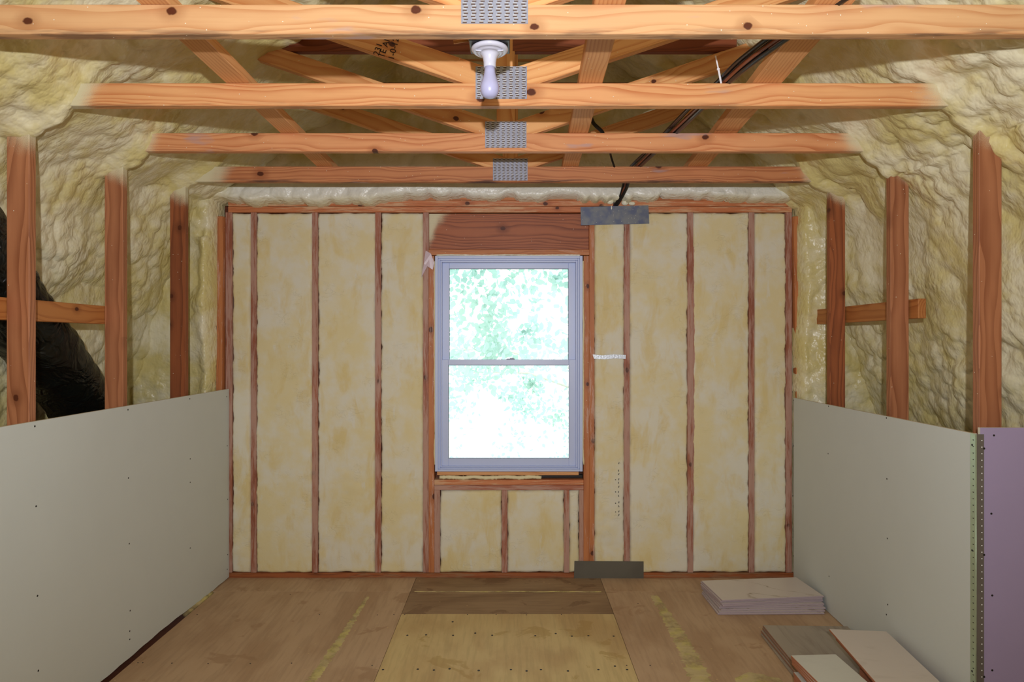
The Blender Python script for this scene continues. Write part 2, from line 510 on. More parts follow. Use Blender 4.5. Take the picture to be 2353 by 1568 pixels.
M_PLYR = ply_mat('plywood_brown', srgb(194, 164, 132), srgb(178, 146, 114), srgb(162, 128, 96))
M_PLYY = ply_mat('plywood_yellow', srgb(212, 188, 134), srgb(194, 164, 114), srgb(176, 144, 84))
M_PLYD = ply_mat('plywood_weathered', srgb(160, 132, 100), srgb(136, 108, 80), srgb(116, 88, 64), True)
def streak_mat():
    t = NT('yellow_overspray', 0.8, 0, .2)
    v = t.coord(False)
    t.set(t.b.inputs['Base Color'], t.mix(t.ramp(t.noise(v, 14, 3), .45, .62), srgb(206, 188, 140), srgb(212, 198, 130)))
    t.set(t.b.inputs['Alpha'], t.ramp(t.noise(v, 9, 4, .6), .30, .58, .28, .92))
    return t.m
M_STREAK = streak_mat()

def tile_mat(name, a, b, vein, kind):
    t = NT(name, 0.35, 0, .4)
    v = t.coord()
    n = t.noise(v, 5, 4)
    col = t.mix(n, a, b)
    if kind == 'marble':
        dg = t.n('ShaderNodeVectorRotate', rotation_type='Z_AXIS'); t.set(dg.inputs['Vector'], v); dg.inputs['Angle'].default_value = .6
        w = t.noise(t.vmath('MULTIPLY', dg.outputs[0], (.7, 3.6, 1)), 1.3, 5, .5, .35)
        r = t.ramp(t.math('ABSOLUTE', t.math('SUBTRACT', w, .5)), .0, .014, 1, 0)
        g = t.ramp(t.noise(v, 3.3, 2), .46, .6)
        col = t.mix(t.math('MULTIPLY', t.math('MULTIPLY', r, g), .8), col, vein)
    elif kind == 'stone':
        w = t.noise(t.vmath('MULTIPLY', v, (10, 1.6, 1)), 1.4, 5, .6, .5)
        col = t.mix(t.math('MULTIPLY', t.ramp(w, .42, .62), .6), col, vein)
    else:
        w = t.noise(t.vmath('MULTIPLY', v, (3, 9, 1)), 2, 4, .6, .6)
        col = t.mix(t.math('MULTIPLY', t.ramp(w, .55, .68), .25), col, vein)
    return t.done(col)
M_T1 = tile_mat('marbled_white_glaze', srgb(216, 206, 200), srgb(208, 198, 192), srgb(150, 132, 112), 'marble')
M_T1E = simple('lavender_tile_body', srgb(176, 160, 166), 0.7, 0, 80, .2)
M_T2 = tile_mat('grey_stone_glaze', srgb(172, 160, 146), srgb(158, 148, 134), srgb(130, 116, 102), 'stone')
M_T2E = simple('brown_tile_body', srgb(150, 112, 90), 0.8, 0, 80, .2)
M_T3 = tile_mat('off_white_glaze', srgb(216, 206, 198), srgb(208, 198, 190), srgb(186, 174, 164), 'plain')
M_T3E = simple('terracotta_tile_body', srgb(172, 110, 78), 0.8, 0, 80, .2)
M_T4 = tile_mat('white_glaze', srgb(212, 212, 204), srgb(206, 206, 198), srgb(196, 196, 190), 'plain')

# ---------------------------------------------------------------- roof foam: ceiling, wall_left, wall_right
DT = [1.967, 2.567, 3.185, 3.794]          # front faces of the four trusses
YW = 4.285                                   # plane of the stud faces
XC = -0.03                                   # truss centre line

def profile(side):
    if side < 0:
        pr = [(0.0, 2.36), (1.09, 1.53), (1.85, 1.0), (2.03, .86), (2.16, .6), (2.27, .3), (2.40, 0), (2.5, -.5), (2.55, -1.56)]
    else:
        pr = [(0.0, 2.36), (1.10, 1.53), (1.76, 1.01), (1.96, .87), (2.07, .6), (2.13, .3), (2.22, 0), (2.34, -.5), (2.40, -1.56)]
    return [(side * x, z + CAMZ) for x, z in pr]

def foam_side(side, name_low):
    pr = np.array(profile(side), dtype=float)
    seg = np.sqrt(((pr[1:] - pr[:-1]) ** 2).sum(1)); cum = np.concatenate([[0], np.cumsum(seg)])
    st = np.concatenate([np.arange(0, cum[7], 0.0095), np.linspace(cum[7], cum[-1], 8)])
    # rounded polyline
    def samp(s):
        return np.stack([np.interp(s, cum, pr[:, 0]), np.interp(s, cum, pr[:, 1])], -1)
    pc = sum(samp(np.clip(st + o, 0, cum[-1])) for o in (-.07, -.035, 0, .035, .07)) / 5
    if True:
        pc[0] = samp(np.array([0.0]))[0]
    dt = samp(np.clip(st + .05, 0, cum[-1])) - samp(np.clip(st - .05, 0, cum[-1]))
    dt /= np.linalg.norm(dt, axis=1)[:, None]
    nrm = np.stack([dt[:, 1], -dt[:, 0]], -1)            # candidates, pointed inwards
    if side < 0: nrm = -nrm
    flipn = nrm[:, 1] > 0
    nrm[flipn & (np.abs(nrm[:, 1]) > .3)] *= -1
    ys = np.concatenate([np.arange(-2.6, 1.5, 0.12), np.arange(1.5, 4.45, 0.0095)])
    A, B = np.meshgrid(st, ys, indexing='ij')
    D = foam_disp(A, B, 100 if side < 0 else 300)
    # foam climbs over each truss line
    ridge = np.zeros_like(B)
    for d in [1.358] + DT:
        ridge = np.maximum(ridge, np.exp(-((B - d - .02) / 0.06) ** 2))
    knee = np.exp(-((A - cum[2] - .05) / 0.20) ** 2)
    D = D - 0.055 + ridge * (0.025 + 0.025 * vnoise(A * 5, B * 3, 9)) * (0.35 + knee) * np.clip((cum[4] - A) / .2, 0, 1)
    D = D * np.clip(A / 0.15, 0, 1)
    X = pc[:, 0][:, None] + nrm[:, 0][:, None] * D
    Z = pc[:, 1][:, None] + nrm[:, 1][:, None] * D
    co = np.stack([X, B, Z], -1)
    cut = int(np.searchsorted(st, cum[3]))
    nv = len(ys)
    up = co[:cut + 1].reshape(-1, 3); lowc = co[cut:].reshape(-1, 3)
    return grid_mesh('ceiling_foam', up, cut + 1, nv, M_FOAM, flip=side > 0), grid_mesh(name_low, lowc, len(st) - cut, nv, M_FOAM, flip=side > 0)

ceil_root = empty('ceiling', (0, 2, CAMZ + 2.3), kind='structure')
for s_, nm in ((-1, 'wall_left'), (1, 'wall_right')):
    up, lowm = foam_side(s_, nm)
    o = link('spray_foam', up, ceil_root)
    w_ = link(nm, lowm); tag(w_, kind='structure')
# closing wall behind the camera and outer ground
gb = mesh_from('wall_front', [(-2.6, -2.6, -.05), (2.6, -2.6, -.05), (2.6, -2.6, 2.6), (0, -2.6, 4.1), (-2.6, -2.6, 2.6)], [(0, 1, 2, 3, 4)], M_CUT)
tag(link('wall_front', gb), kind='structure')

# ---------------------------------------------------------------- wall_back with studs, plates, foam
def XW(u): return (u - U0) * YW / F
def ZW(v): return CAMZ - (v - V0) * YW / F
wall = empty('wall_back', (0, YW, 0), kind='structure')

# rough foam around and above the framed part
def back_foam():
    xs = np.arange(-2.62, 2.50, 0.0095); zs = np.concatenate([np.linspace(0, 1.0, 30)[:-1], np.arange(1.0, 3.98, 0.0095)])
    X, Z = np.meshgrid(xs, zs, indexing='ij')
    D = foam_disp(-Z, X, 777, 0.9)
    lobes = 0.030 * domes(X * 11, X * 0 + .3, 60, 0, 1.2) + 0.022 * (fbm(X * 9, X * 0, 5, 3) - .5)
    zb = ZW(452) + lobes * -1.0 + .012
    # lobes swing lower at the left part and the right corner
    zb = zb - 0.03 * np.clip((-0.75 - X) / .15, 0, 1) - 0.022 * np.clip((X - 1.25) / .15, 0, 1)
    zb = np.where((X > XW(1326)) & (X < XW(1450)), ZW(466) + .01 * np.sin(X * 90), zb)
    xl = XW(506) + .012 * (fbm(Z * 4, Z * 0, 3) - .5) * 2; xr = XW(1826) + .02 * (fbm(Z * 4, Z * 0, 8) - .5) * 2
    xl = xl - 0.02 * np.clip((1.55 - Z) / .4, 0, 1)
    din = np.minimum(np.minimum(X - xl, xr - X), zb - Z)            # >0 inside the framed rectangle
    rim = np.clip(-din / 0.035, 0, 1); rim = np.sqrt(rim * (2 - rim))
    base = 0.012 + 0.035 * rim
    bead = np.exp(-((np.abs(X - 0.02) - 1.97) / 0.045) ** 2) * (Z > 1.0) * (Z < 2.2) * (0.02 + .03 * vnoise(X * 9, Z * 7, 3))
    Y = YW - rim * (base + D * .8 - .02 + bead)
    top = Z > 2.62
    Y = np.where(din > 0, YW + 0.06, Y)
    Y = np.where(top, YW + .03 - D * .9, Y)
    bl = np.clip((Z - 2.52) / .1, 0, 1)
    Y = np.where((din <= 0) & ~top, Y * (1 - bl) + (YW + .03 - D * .9) * bl, Y)
    co = np.stack([X, Y, Z], -1).reshape(-1, 3)
    keep = (din <= 0).ravel()
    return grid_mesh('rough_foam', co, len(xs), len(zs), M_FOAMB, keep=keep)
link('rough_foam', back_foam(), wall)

# sheathing behind everything (with the window opening)
WX0, WX1, WZ0, WZ1 = XW(1000), XW(1338), ZW(1084), ZW(588)
bm = bmesh.new()
def slab(x0, x1, z0, z1):
    add_box(bm, x1 - x0, .012, z1 - z0, Matrix.Translation(((x0 + x1) / 2, YW + .105, (z0 + z1) / 2)))
slab(-2.7, WX0, 0, 4.1); slab(WX1, 2.7, 0, 4.1); slab(WX0, WX1, 0, WZ0); slab(WX0, WX1, WZ1, 4.1)
link('sheathing', bm_mesh('sheathing', bm, M_GABLE), wall)

def stud(u0, u1, v0, v1, mat, name='stud', dy=0.0, dep=.089):
    return wbox(name, XW(u0), XW(u1), YW + dy, YW + dy + dep, ZW(v1), ZW(v0), mat, wall, horizontal=False)
def rail(u0, u1, v0, v1, mat, name, dy=0.0, dep=.089):
    return wbox(name, XW(u0), XW(u1), YW + dy, YW + dy + dep, ZW(v1), ZW(v0), mat, wall)

for u0, u1 in ((576, 589), (717, 730), (862, 875), (1434, 1447), (1580, 1593), (1721, 1734)):
    stud(u0, u1, 488, 1317, M_STUD)
stud(518, 533, 488, 1317, M_STUD)                      # left corner
board('stud', P(513, 500, YW + .01), P(510, 900, YW + .01), .038, .089, (1, 0, 0), M_STUDC, wall)
stud(1806, 1820, 488, 1317, M_STUD)
board('stud', P(1823, 500, YW + .015), P(1830, 920, YW + .015), .035, .089, (1, 0, 0), M_STUDC, wall)
stud(972, 985, 488, 1317, M_STUD); stud(985, 998, 588, 1317, M_STUDC); stud(998, 1011, 1127, 1317, M_STUD)
stud(1341, 1354, 588, 1317, M_STUDC); stud(1354, 1366, 488, 1317, M_STUDC); stud(1331, 1341, 1127, 1317, M_STUD)
stud(1153, 1166, 1127, 1317, M_STUD); stud(1296, 1308, 1127, 1317, M_STUD)
stud(1593, 1604, 567, 1140, M_STUD, dep=.05)
rail(524, 1820, 461, 474, M_PLATE, 'top_plate'); rail(524, 1820, 474.6, 488, M_PLATE, 'top_plate')
rail(735, 1325, 447, 460.6, M_STUDC, 'top_plate', .004); rail(1450, 1800, 446, 460.6, M_STUDC, 'top_plate', .004)
rail(512, 1832, 1317.5, 1328.5, M_SOLE, 'bottom_plate')
rail(985, 1354, 490, 573, M_HEADER, 'header', .022, .038)
rail(985, 1354, 574, 587, M_STUDC, 'head_trimmer', -.002)
rail(998, 1341, 1103, 1115, M_PLATE, 'sill_plate', .0); rail(998, 1341, 1115.6, 1127, M_STUD, 'sill_plate')
rail(1004, 1330, 1084.5, 1093, M_FLATB, 'shim_strip', .004, .06)
rail(1238, 1340, 1093, 1101, M_BLACKP, 'gap_shade_strip', .03, .03)  # black strip painting the shade inside an open gap
# hardened bead of foam below the window and around its frame
def bead_strip(pts, r, name, mat=M_CAULK):
    path = smooth_path(pts, 8)
    rad = [r * (0.85 + .3 * random.random()) for _ in path]
    o = tube(name, path, rad, mat, wall, 8, .12)
    return o
bead_strip([P(u, 1098 + random.uniform(-2, 2), YW + .012) for u in range(1010, 1245, 26)], .013, 'foam_bead')
bead_strip([P(u, 587 + random.uniform(-1, 1), YW - .0) for u in range(1003, 1340, 30)], .006, 'foam_bead', M_FOAMW)
bead_strip([P(999.5 + random.uniform(-1, 1.), v, YW - .0) for v in range(600, 1080, 36)], .006, 'foam_bead')
bead_strip([P(1340.5 + random.uniform(-1, 1.), v, YW - .0) for v in range(600, 1090, 36)], .005, 'foam_bead')

def infill(u0, u1, v0, v1, seed):
    x0, x1, z0, z1 = XW(u0), XW(u1), ZW(v1), ZW(v0)
    nx = max(6, int((x1 - x0) / .009)); nz = max(8, int((z1 - z0) / .011))
    S, T = np.meshgrid(np.linspace(0, 1, nx), np.linspace(0, 1, nz), indexing='ij')
    X = x0 + (x1 - x0) * S; Z = z0 + (z1 - z0) * T
    ex = (fbm(Z * 18, Z * 0 + seed, seed, 4) - .47) * .016 + (fbm(Z * 90, Z * 0 + seed, seed + 3, 2) - .37) * .006
    ex2 = (fbm(Z * 18, Z * 0 + seed + 40, seed + 4, 4) - .47) * .016 + (fbm(Z * 90, Z * 0 + seed, seed + 6, 2) - .37) * .006
    ez = (fbm(X * 14, X * 0 + seed, seed + 7, 4) - .47) * .016
    X = X + np.where(S < .5, ex * (1 - 2 * S), ex2 * (2 * S - 1)); Z = Z + ez * np.abs(2 * T - 1)
    rel = (fbm(X * 6, Z * 6, seed + 9, 3) - .5) * .008
    low = np.clip(1 - T * 1.6, 0, 1)
    rel = rel + low * .014 * (domes(X * 13, Z * 16, seed + 12, .3) - .8) * np.clip(fbm(X * 5, Z * 5, seed + 15, 2) * 4 - 1.6, 0, 1)
    e = np.minimum(np.minimum(S * (x1 - x0), (1 - S) * (x1 - x0)), np.minimum(T, 1 - T) * (z1 - z0))
    Y = YW - .004 - rel + np.where(e < 1e-6, .02, 0) + .004 * np.exp(-e / .012)
    co = np.stack([X, Y, Z], -1).reshape(-1, 3)
    link('foam_infill', grid_mesh('foam_infill', co, nx, nz, M_CUT), wall)
for i, (a, b, c, d) in enumerate(((533, 576, 489, 1317), (588, 718, 489, 1317), (730, 863, 489, 1317), (875, 973, 489, 1317),
                                  (1366, 1435, 489, 1317), (1447, 1581, 489, 1317), (1592, 1722, 489, 1317), (1734, 1807, 489, 1317),
                                  (1011, 1153, 1128, 1317), (1166, 1297, 1128, 1317), (1308, 1331, 1128, 1317))):
    infill(a, b, c, d, 20 + i * 31)
# torn film at the upper left corner of the window frame
fv = [P(978, 576, YW - .012), P(990, 583, YW - .014), P(998, 604, YW - .012), P(994, 620, YW - .012), P(982, 612, YW - .02), P(968, 638, YW - .022), P(974, 606, YW - .018)]
film = mesh_from('torn_film', fv + [v + Vector((0, .002, 0)) for v in fv], [(0, 6, 4, 3, 1), (1, 3, 2), (6, 5, 4), (7, 8, 10, 11, 13), (8, 9, 10), (13, 11, 12)], M_MESH)
link('torn_film', film, wall)
# board and ledge high on the gable
wbox('gable_board', -1.05, 1.0, YW - .03, YW + .01, ZW(196), ZW(163), M_GABLE, wall)
wbox('gable_ledge', -1.0, .92, YW - .07, YW + .02, ZW(150), ZW(146), M_FLATB, wall)

# row of fastener dents in the foam right of the window
bm = bmesh.new()
for v in (1065, 1082, 1090, 1102, 1110, 1119, 1131, 1140, 1155, 1164, 1176, 1184):
    p = P(1421.5 + random.uniform(-.6, .6), v, YW - .006)
    add_box(bm, .0035, .004, .012, Matrix.Translation(p) @ Matrix.Rotation(random.uniform(-.5, .5), 4, 'Y'))
for v in (1103, 1131, 1157, 1177):
    add_box(bm, .006, .004, .005, Matrix.Translation(P(1414.5, v, YW - .006)) @ Matrix.Rotation(.6, 4, 'Y'))
st_ = link('staple_marks', bm_mesh('staple_marks', bm, M_SCREW), wall); tag(st_, kind='stuff')

# ---------------------------------------------------------------- window
win = empty('window_1', (XW(1169), YW, WZ0), kind='structure')
def frame_ring(name, u0, u1, v0, v1, wl, wr, wt, wb, y0, y1, mat, parent, bev=.002):
    """rectangular ring given outer px edges and member widths in px"""
    bm = bmesh.new()
    X0, X1, Z1, Z0 = XW(u0), XW(u1), ZW(v0), ZW(v1)
    k = YW / F
    for (a, b, c, d) in ((X0, X0 + wl * k, Z0, Z1), (X1 - wr * k, X1, Z0, Z1), (X0 + wl * k, X1 - wr * k, Z1 - wt * k, Z1), (X0 + wl * k, X1 - wr * k, Z0, Z0 + wb * k)):
        add_box(bm, b - a, y1 - y0, d - c, Matrix.Translation(((a + b) / 2, (y0 + y1) / 2, (c + d) / 2)), bev)
    return link(name, bm_mesh(name, bm, mat), parent)
fr = frame_ring('window_frame', 1000, 1338.5, 588.5, 1083.5, 7, 7, 6, 5, YW - .012, YW + .10, M_VINYL, win)
frame_ring('frame_stop', 1007, 1331.5, 594.5, 1078.5, 4, 4, 4, 3, YW - .002, YW + .10, M_VINYL, fr)
frame_ring('jamb_liner', 1011, 1327.5, 598.5, 1075.5, 4, 4, 4, 3, YW + .010, YW + .10, M_VINYL, fr)
us = frame_ring('upper_sash', 1014.5, 1324, 602, 841, 16, 16, 13.5, 14, YW + .058, YW + .085, M_VINYL, win)
frame_ring('glazing_bead', 1029.5, 1309, 614.5, 829, 1.6, 1.6, 1.6, 1.6, YW + .062, YW + .075, M_GASKET, us, .0003)
ls = frame_ring('lower_sash', 1014.5, 1324, 827, 1073, 15, 16, 12.5, 17.5, YW + .026, YW + .056, M_VINYL, win)
frame_ring('glazing_bead', 1028.5, 1309.5, 838.5, 1057, 1.6, 1.6, 1.6, 1.6, YW + .030, YW + .045, M_GASKET, ls, .0003)
def glass_mat():
    m = bpy.data.materials.new('window_glass'); m.use_nodes = True
    t = m.node_tree; t.nodes.clear()
    o = t.nodes.new('ShaderNodeOutputMaterial'); mx = t.nodes.new('ShaderNodeMixShader')
    tr = t.nodes.new('ShaderNodeBsdfTransparent'); gl = t.nodes.new('ShaderNodeBsdfGlossy'); fr_ = t.nodes.new('ShaderNodeFresnel')
    tr.inputs[0].default_value = (.96, .985, .975, 1); gl.inputs['Roughness'].default_value = 0.02; fr_.inputs[0].default_value = 1.35
    t.links.new(fr_.outputs[0], mx.inputs[0]); t.links.new(tr.outputs[0], mx.inputs[1]); t.links.new(gl.outputs[0], mx.inputs[2]); t.links.new(mx.outputs[0], o.inputs[0])
    return m
M_GLASS = glass_mat()
def pane(u0, u1, v0, v1, y, par):
    bm = bmesh.new(); add_box(bm, XW(u1) - XW(u0), .004, ZW(v0) - ZW(v1), Matrix.Translation(((XW(u0) + XW(u1)) / 2, y, (ZW(v0) + ZW(v1)) / 2)))
    link('pane', bm_mesh('pane', bm, M_GLASS), par)
pane(1029, 1309, 613, 830, YW + .070, us); pane(1028, 1310, 838, 1058, YW + .038, ls)
bm = bmesh.new()
add_box(bm, .055, .02, .007, Matrix.Translation(P(1173, 825.5, YW + .036)), .002)
add_box(bm, .026, .022, .006, Matrix.Translation(P(1176, 824, YW + .032)), .002)
link('sash_lock', bm_mesh('sash_lock', bm, M_GALV), ls)

# ---------------------------------------------------------------- floor
floor = empty('floor', (0, 2, 0), kind='structure')
def sheet(x0, x1, y0, y1, mat, dz=0.0):
    return wbox('plywood_sheet', x0 + .001, x1 - .001, y0 + .001, y1 - .001, -.018 + dz, dz, mat, floor, bev=.0012)
def sheetY(x0, x1, y0, y1, mat, dz=0.0):
    bm = bmesh.new(); add_box(bm, x1 - x0 - .002, y1 - y0 - .002, .018, bev=.0012)
    return link('plywood_sheet', bm_mesh('plywood_sheet', bm, mat), floor, Matrix.Translation(((x0 + x1) / 2, (y0 + y1) / 2, -.009 + dz)))
sheetY(-1.826, -.625, 1.55, 4.05, M_PLYR); sheetY(-1.826, -.625, -2.6, 1.55, M_PLYR)
sheetY(-.625, .575, 3.713, 4.02, M_PLYD, -.0005); sheetY(-.625, .575, 1.28, 3.713, M_PLYY, .0005); sheetY(-.625, .575, -2.6, 1.28, M_PLYY)
sheetY(.575, 1.86, 1.55, 4.05, M_PLYR); sheetY(.575, 2.6, -2.6, 1.55, M_PLYR)
sheetY(-1.885, -.625, 4.05, 4.42, M_PLYR, -.001); sheetY(-.625, .575, 4.02, 4.42, M_PLYD, -.001); sheetY(.575, 1.86, 4.05, 4.42, M_PLYR, -.001)
bm = bmesh.new(); add_box(bm, 5.4, 7.1, .02, Matrix.Translation((0, .9, -.06)))
link('subfloor', bm_mesh('subfloor', bm, M_GABLE), floor)
# screw heads
bm = bmesh.new(); bmesh.ops.create_cone(bm, cap_ends=True, segments=10, radius1=.0062, radius2=.005, depth=.002)
me_fs = bm_mesh('floor_screw', bm, M_SCREW)
def fscrew(u, v, s=1.0):
    d = F * CAMZ / (v - V0)
    o = link('floor_screw', me_fs, floor, Matrix.Translation((((u - U0) * d / F), d, .0012)) @ Matrix.Scale(s, 4))
for u, v in ((936, 1461), (979, 1460), (1041, 1461), (1092, 1456), (1131, 1461), (1230, 1462), (1277, 1457), (1352, 1462), (1314, 1463), (1040, 1430), (1410, 1463),
             (880, 1540), (960, 1539), (997, 1541), (1033, 1538), (1100, 1542), (1174, 1540), (1210, 1543), (1243, 1540), (1305, 1543), (1375, 1540), (1441, 1540), (1413, 1532)):
    fscrew(u, v, 1.0)
for u, v in ((317, 1524), (328, 1524), (395, 1525), (478, 1526), (575, 1526), (670, 1525), (855, 1530), (453, 1413), (734, 1413), (867, 1414), (905, 1413), (930, 1413),
             (1074, 1413), (1140, 1413), (1210, 1414), (1290, 1413), (1494, 1530), (1440, 1530), (667, 1367), (1466, 1388), (1532, 1414)):
    fscrew(u, v, .55)
# overspray streaks: thin ragged skins of foam on the boards
def streak(pts, name='foam_streak'):
    L, R = [], []
    path = smooth_path([Vector((p[0], p[1], p[2])) for p in pts], 26)
    for p in path:
        w = p.z * (.75 + .6 * random.random())
        L.append(Vector((p.x - w + random.uniform(-.004, .004), p.y, .0018))); R.append(Vector((p.x + w + random.uniform(-.004, .004), p.y, .0018)))
    n = len(L); vs = []
    for l, r in zip(L, R):
        vs += [l - Vector((0, 0, .0018)), l.lerp(r, .15) + Vector((0, 0, .0006)), l.lerp(r, .85) + Vector((0, 0, .0006)), r - Vector((0, 0, .0018))]
    fs = [(4 * i + k, 4 * i + k + 1, 4 * i + k + 5, 4 * i + k + 4) for i in range(n - 1) for k in range(3)]
    link(name, mesh_from(name, vs, fs, M_STREAK, True), floor)
streak([(-.87, 3.96, .008), (-.88, 3.6, .016), (-.89, 3.3, .022), (-.905, 3.05, .022), (-.92, 2.9, .028), (-.93, 2.6, .03)])
streak([(.862, 3.98, .020), (.868, 3.7, .030), (.872, 3.45, .036), (.87, 3.2, .044), (.86, 3.0, .046), (.86, 2.7, .05)])
# patch at the foot of the tile stacks
fv = []
for k in range(22):
    th = 2 * math.pi * k / 22; r = 1 + random.uniform(-.12, .12)
    fv.append((1.12 + .11 * r * math.cos(th), 2.93 + .13 * r * math.sin(th), .001))
vs = fv + [(1.12 + (x - 1.12) * .9, 2.93 + (y - 2.93) * .9, .0022) for x, y, z in fv]
link('foam_streak', mesh_from('foam_streak', vs, [(i, (i + 1) % 22, 22 + (i + 1) % 22, 22 + i) for i in range(22)] + [tuple(range(22, 44))], M_STREAK), floor)
# thin line of overspray in front of the back wall
path = [(x, 4.045 + random.uniform(-.003, .003)) for x in np.arange(-.6, .60, .05)]
vs = []
for x, y in path: vs += [(x, y - .006 - random.random() * .003, .0), (x, y - .002, .0016), (x, y + .004, .0016), (x, y + .008, 0)]
link('foam_streak', mesh_from('foam_streak', vs, [(4 * i + k, 4 * i + k + 1, 4 * i + k + 5, 4 * i + k + 4) for i in range(len(path) - 1) for k in range(3)], M_STREAK), floor)

# ---------------------------------------------------------------- roof trusses
ZJ = [.919, .919, .919, .919]
PLX = [(-.153, -.052), (-.142, -.042), (-.13, -.03), (-.11, -.010)]
PLC = [-.052, -.042, -.030, -.010]
PLB = [.949, .945, .936, .926]

def truss_plate(parent, cx, y, zb, w=.2, h=.127, ncol=8):
    bm = bmesh.new()
    add_box(bm, w, .0016, h, Matrix.Translation((cx, y - .0008, zb + h / 2)))
    pl = link('truss_plate', bm_mesh('truss_plate', bm, M_GALV), parent)
    bm = bmesh.new()
    nrow = 14
    pc = w / ncol; prr = h / nrow
    for c in range(ncol):
        for r in range(nrow):
            x = cx - w / 2 + pc * (c + .5) + (.0018 if r % 2 else -.0018); z = zb + prr * (r + .5)
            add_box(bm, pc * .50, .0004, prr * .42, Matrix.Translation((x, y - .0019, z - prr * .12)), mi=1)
            add_box(bm, pc * .46, .0011, prr * .34, Matrix.Translation((x, y - .0034, z + prr * .22)) @ Matrix.Rotation(math.radians(-38), 4, 'X'), mi=0)
    te = link('plate_teeth', bm_mesh('plate_teeth', bm, [M_TOOTH, M_SLOT]), pl); tag(te, kind='stuff')

labs = ['nearest roof truss, its pale joist crossing the top edge of the photo',
        'second roof truss, right behind the bulb, web with stencilled numbers',
        'third roof truss, its metal plate clear below the bulb, reddish left end',
        'farthest roof truss, dark-stained joist nearest the window wall']
FD = [None, ((-1.555, -1.665), (1.60, 1.73)), ((-1.67, -1.76), (1.60, 1.74)), ((-1.56, -1.72), (1.69, 1.78))]
FD[0] = ((-1.60, -1.75), (1.56, 1.70))
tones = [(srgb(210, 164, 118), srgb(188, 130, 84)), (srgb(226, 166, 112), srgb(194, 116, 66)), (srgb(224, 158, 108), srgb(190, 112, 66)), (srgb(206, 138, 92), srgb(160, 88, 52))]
posttones = (srgb(184, 122, 84), srgb(138, 80, 50))
webs = {}
for i, d in enumerate(DT):
    z0 = CAMZ + ZJ[i]; y = d + .019
    tr = empty('roof_truss', (XC, y, z0), labs[i], 'roof truss', 'roof trusses')
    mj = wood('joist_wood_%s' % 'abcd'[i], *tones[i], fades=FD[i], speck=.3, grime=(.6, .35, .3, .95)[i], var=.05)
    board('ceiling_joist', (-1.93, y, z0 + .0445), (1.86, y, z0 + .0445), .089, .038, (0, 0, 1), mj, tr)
    # knee posts
    zl = 0.0
    for side, xf in ((-1, -1.885), (1, (1.835, 1.824, 1.834, 1.834)[i])):
        top = z0 + .0; L = top - zl
        mp = wood('post_wood', *(posttones if i < 3 else (srgb(170, 98, 58), srgb(110, 58, 34))), fades=((L / 2 - .19 + .03 * (i - 1), L / 2 - .06),), speck=.15, var=.25)
        cx = xf + side * .0445
        board('knee_post', (cx, y, zl), (cx, y, top), .089, .038, (1, 0, 0), mp, tr)
    # king post, webs, collar, top chords
    cx = PLC[i]
    board('king_post', (cx + .0, y + .0022, z0 + .09), (cx + .0, y + .0022, CAMZ + 2.25), .089, .038, (1, 0, 0), M_WEB, tr)
    for side in (-1, 1):
        a = Vector((cx + side * .02, y + .0006 + side * .0001, z0 + .089 + .004)); b = Vector((XC + side * 1.27, y + .0006 + side * .0001, z0 + .089 + .0 + 1.25 * .340))
        w_ = board('web', a, b, .089, .038, (0, 0, 1), M_WEB, tr)
        if i == 1 and side < 0: webs['w'] = w_
        board('top_chord', (XC + side * 2.02, y + .003 + side * .0003, CAMZ + .93), (XC, y + .003 + side * .0003, CAMZ + 2.50), .14, .038, (0, 0, 1), M_CHORD, tr)
    board('collar_tie', (-1.13, y + .0012, CAMZ + 1.449), (1.09, y + .0012, CAMZ + 1.449), .089, .038, (0, 0, 1), M_CHORD, tr)
    truss_plate(tr, PLC[i], d - .0005, CAMZ + PLB[i])

# stencilled characters on the second truss's left web (read from below upwards)
M_INK = simple('black_ink', srgb(38, 18, 12), .8)
def letter(txt, u, v, size, rot):
    cu = bpy.data.curves.new('lettering', 'FONT'); cu.body = txt; cu.size = size; cu.align_x = 'CENTER'; cu.align_y = 'CENTER'; cu.extrude = .0003
    ob = bpy.data.objects.new('lettering_tmp', cu); C.objects.link(ob)
    me = bpy.data.meshes.new_from_object(ob); bpy.data.objects.remove(ob); me.materials.append(M_INK)
    p = P(u, v, DT[1] - .0007)
    link('lettering', me, webs['w'], Matrix.Translation(p) @ Matrix.Rotation(-math.radians(rot), 4, 'Y') @ Matrix.Rotation(math.pi / 2, 4, 'X'))
letter('231', 869, 113, .034, 72); letter('1E AM', 885, 106, .034, 72); letter('1-0-12', 905, 112, .034, 76)

# boards laid flat on the joists, running towards the window wall
ZT = CAMZ + .919 + .089 + .019
lb = board('lateral_brace', (-1.068, 1.9, ZT + .001), (-1.085, 4.1, ZT + .001), .038, .092, (0, 0, 1), M_FLATB)
tag(lb, 'reddish board laid flat over the joists left of the bulb', 'brace', 'flat braces on the joists')
lb = board('lateral_brace', (.290, 1.85, ZT + .001), (.345, 4.1, ZT + .001), .038, .094, (0, 0, 1), M_FLATB)
tag(lb, 'pale board laid flat over the joists just right of the metal plates', 'brace', 'flat braces on the joists')
lb = board('lateral_brace', (.955, 1.85, ZT + .001), (1.09, 4.1, ZT + .001), .038, .115, (0, 0, 1), M_FLATB)
tag(lb, 'slanting board laid flat over the joists right of the black cables', 'brace', 'flat braces on the joists')
# boards nailed behind the knee posts
bb = board('blocking_board', (-1.994, 2.05, CAMZ + .126), (-1.994, 3.215, CAMZ + .126), .088, .038, (0, 0, 1), M_BLOCK)
tag(bb, 'orange horizontal board behind the left posts, in front of the black duct', 'board')
bb = board('blocking_board', (1.950, 3.125, CAMZ + .155), (1.950, 4.23, CAMZ + .152), .094, .038, (0, 0, 1), M_BLOCK)
tag(bb, 'short orange horizontal board behind the right posts against the foam', 'board')

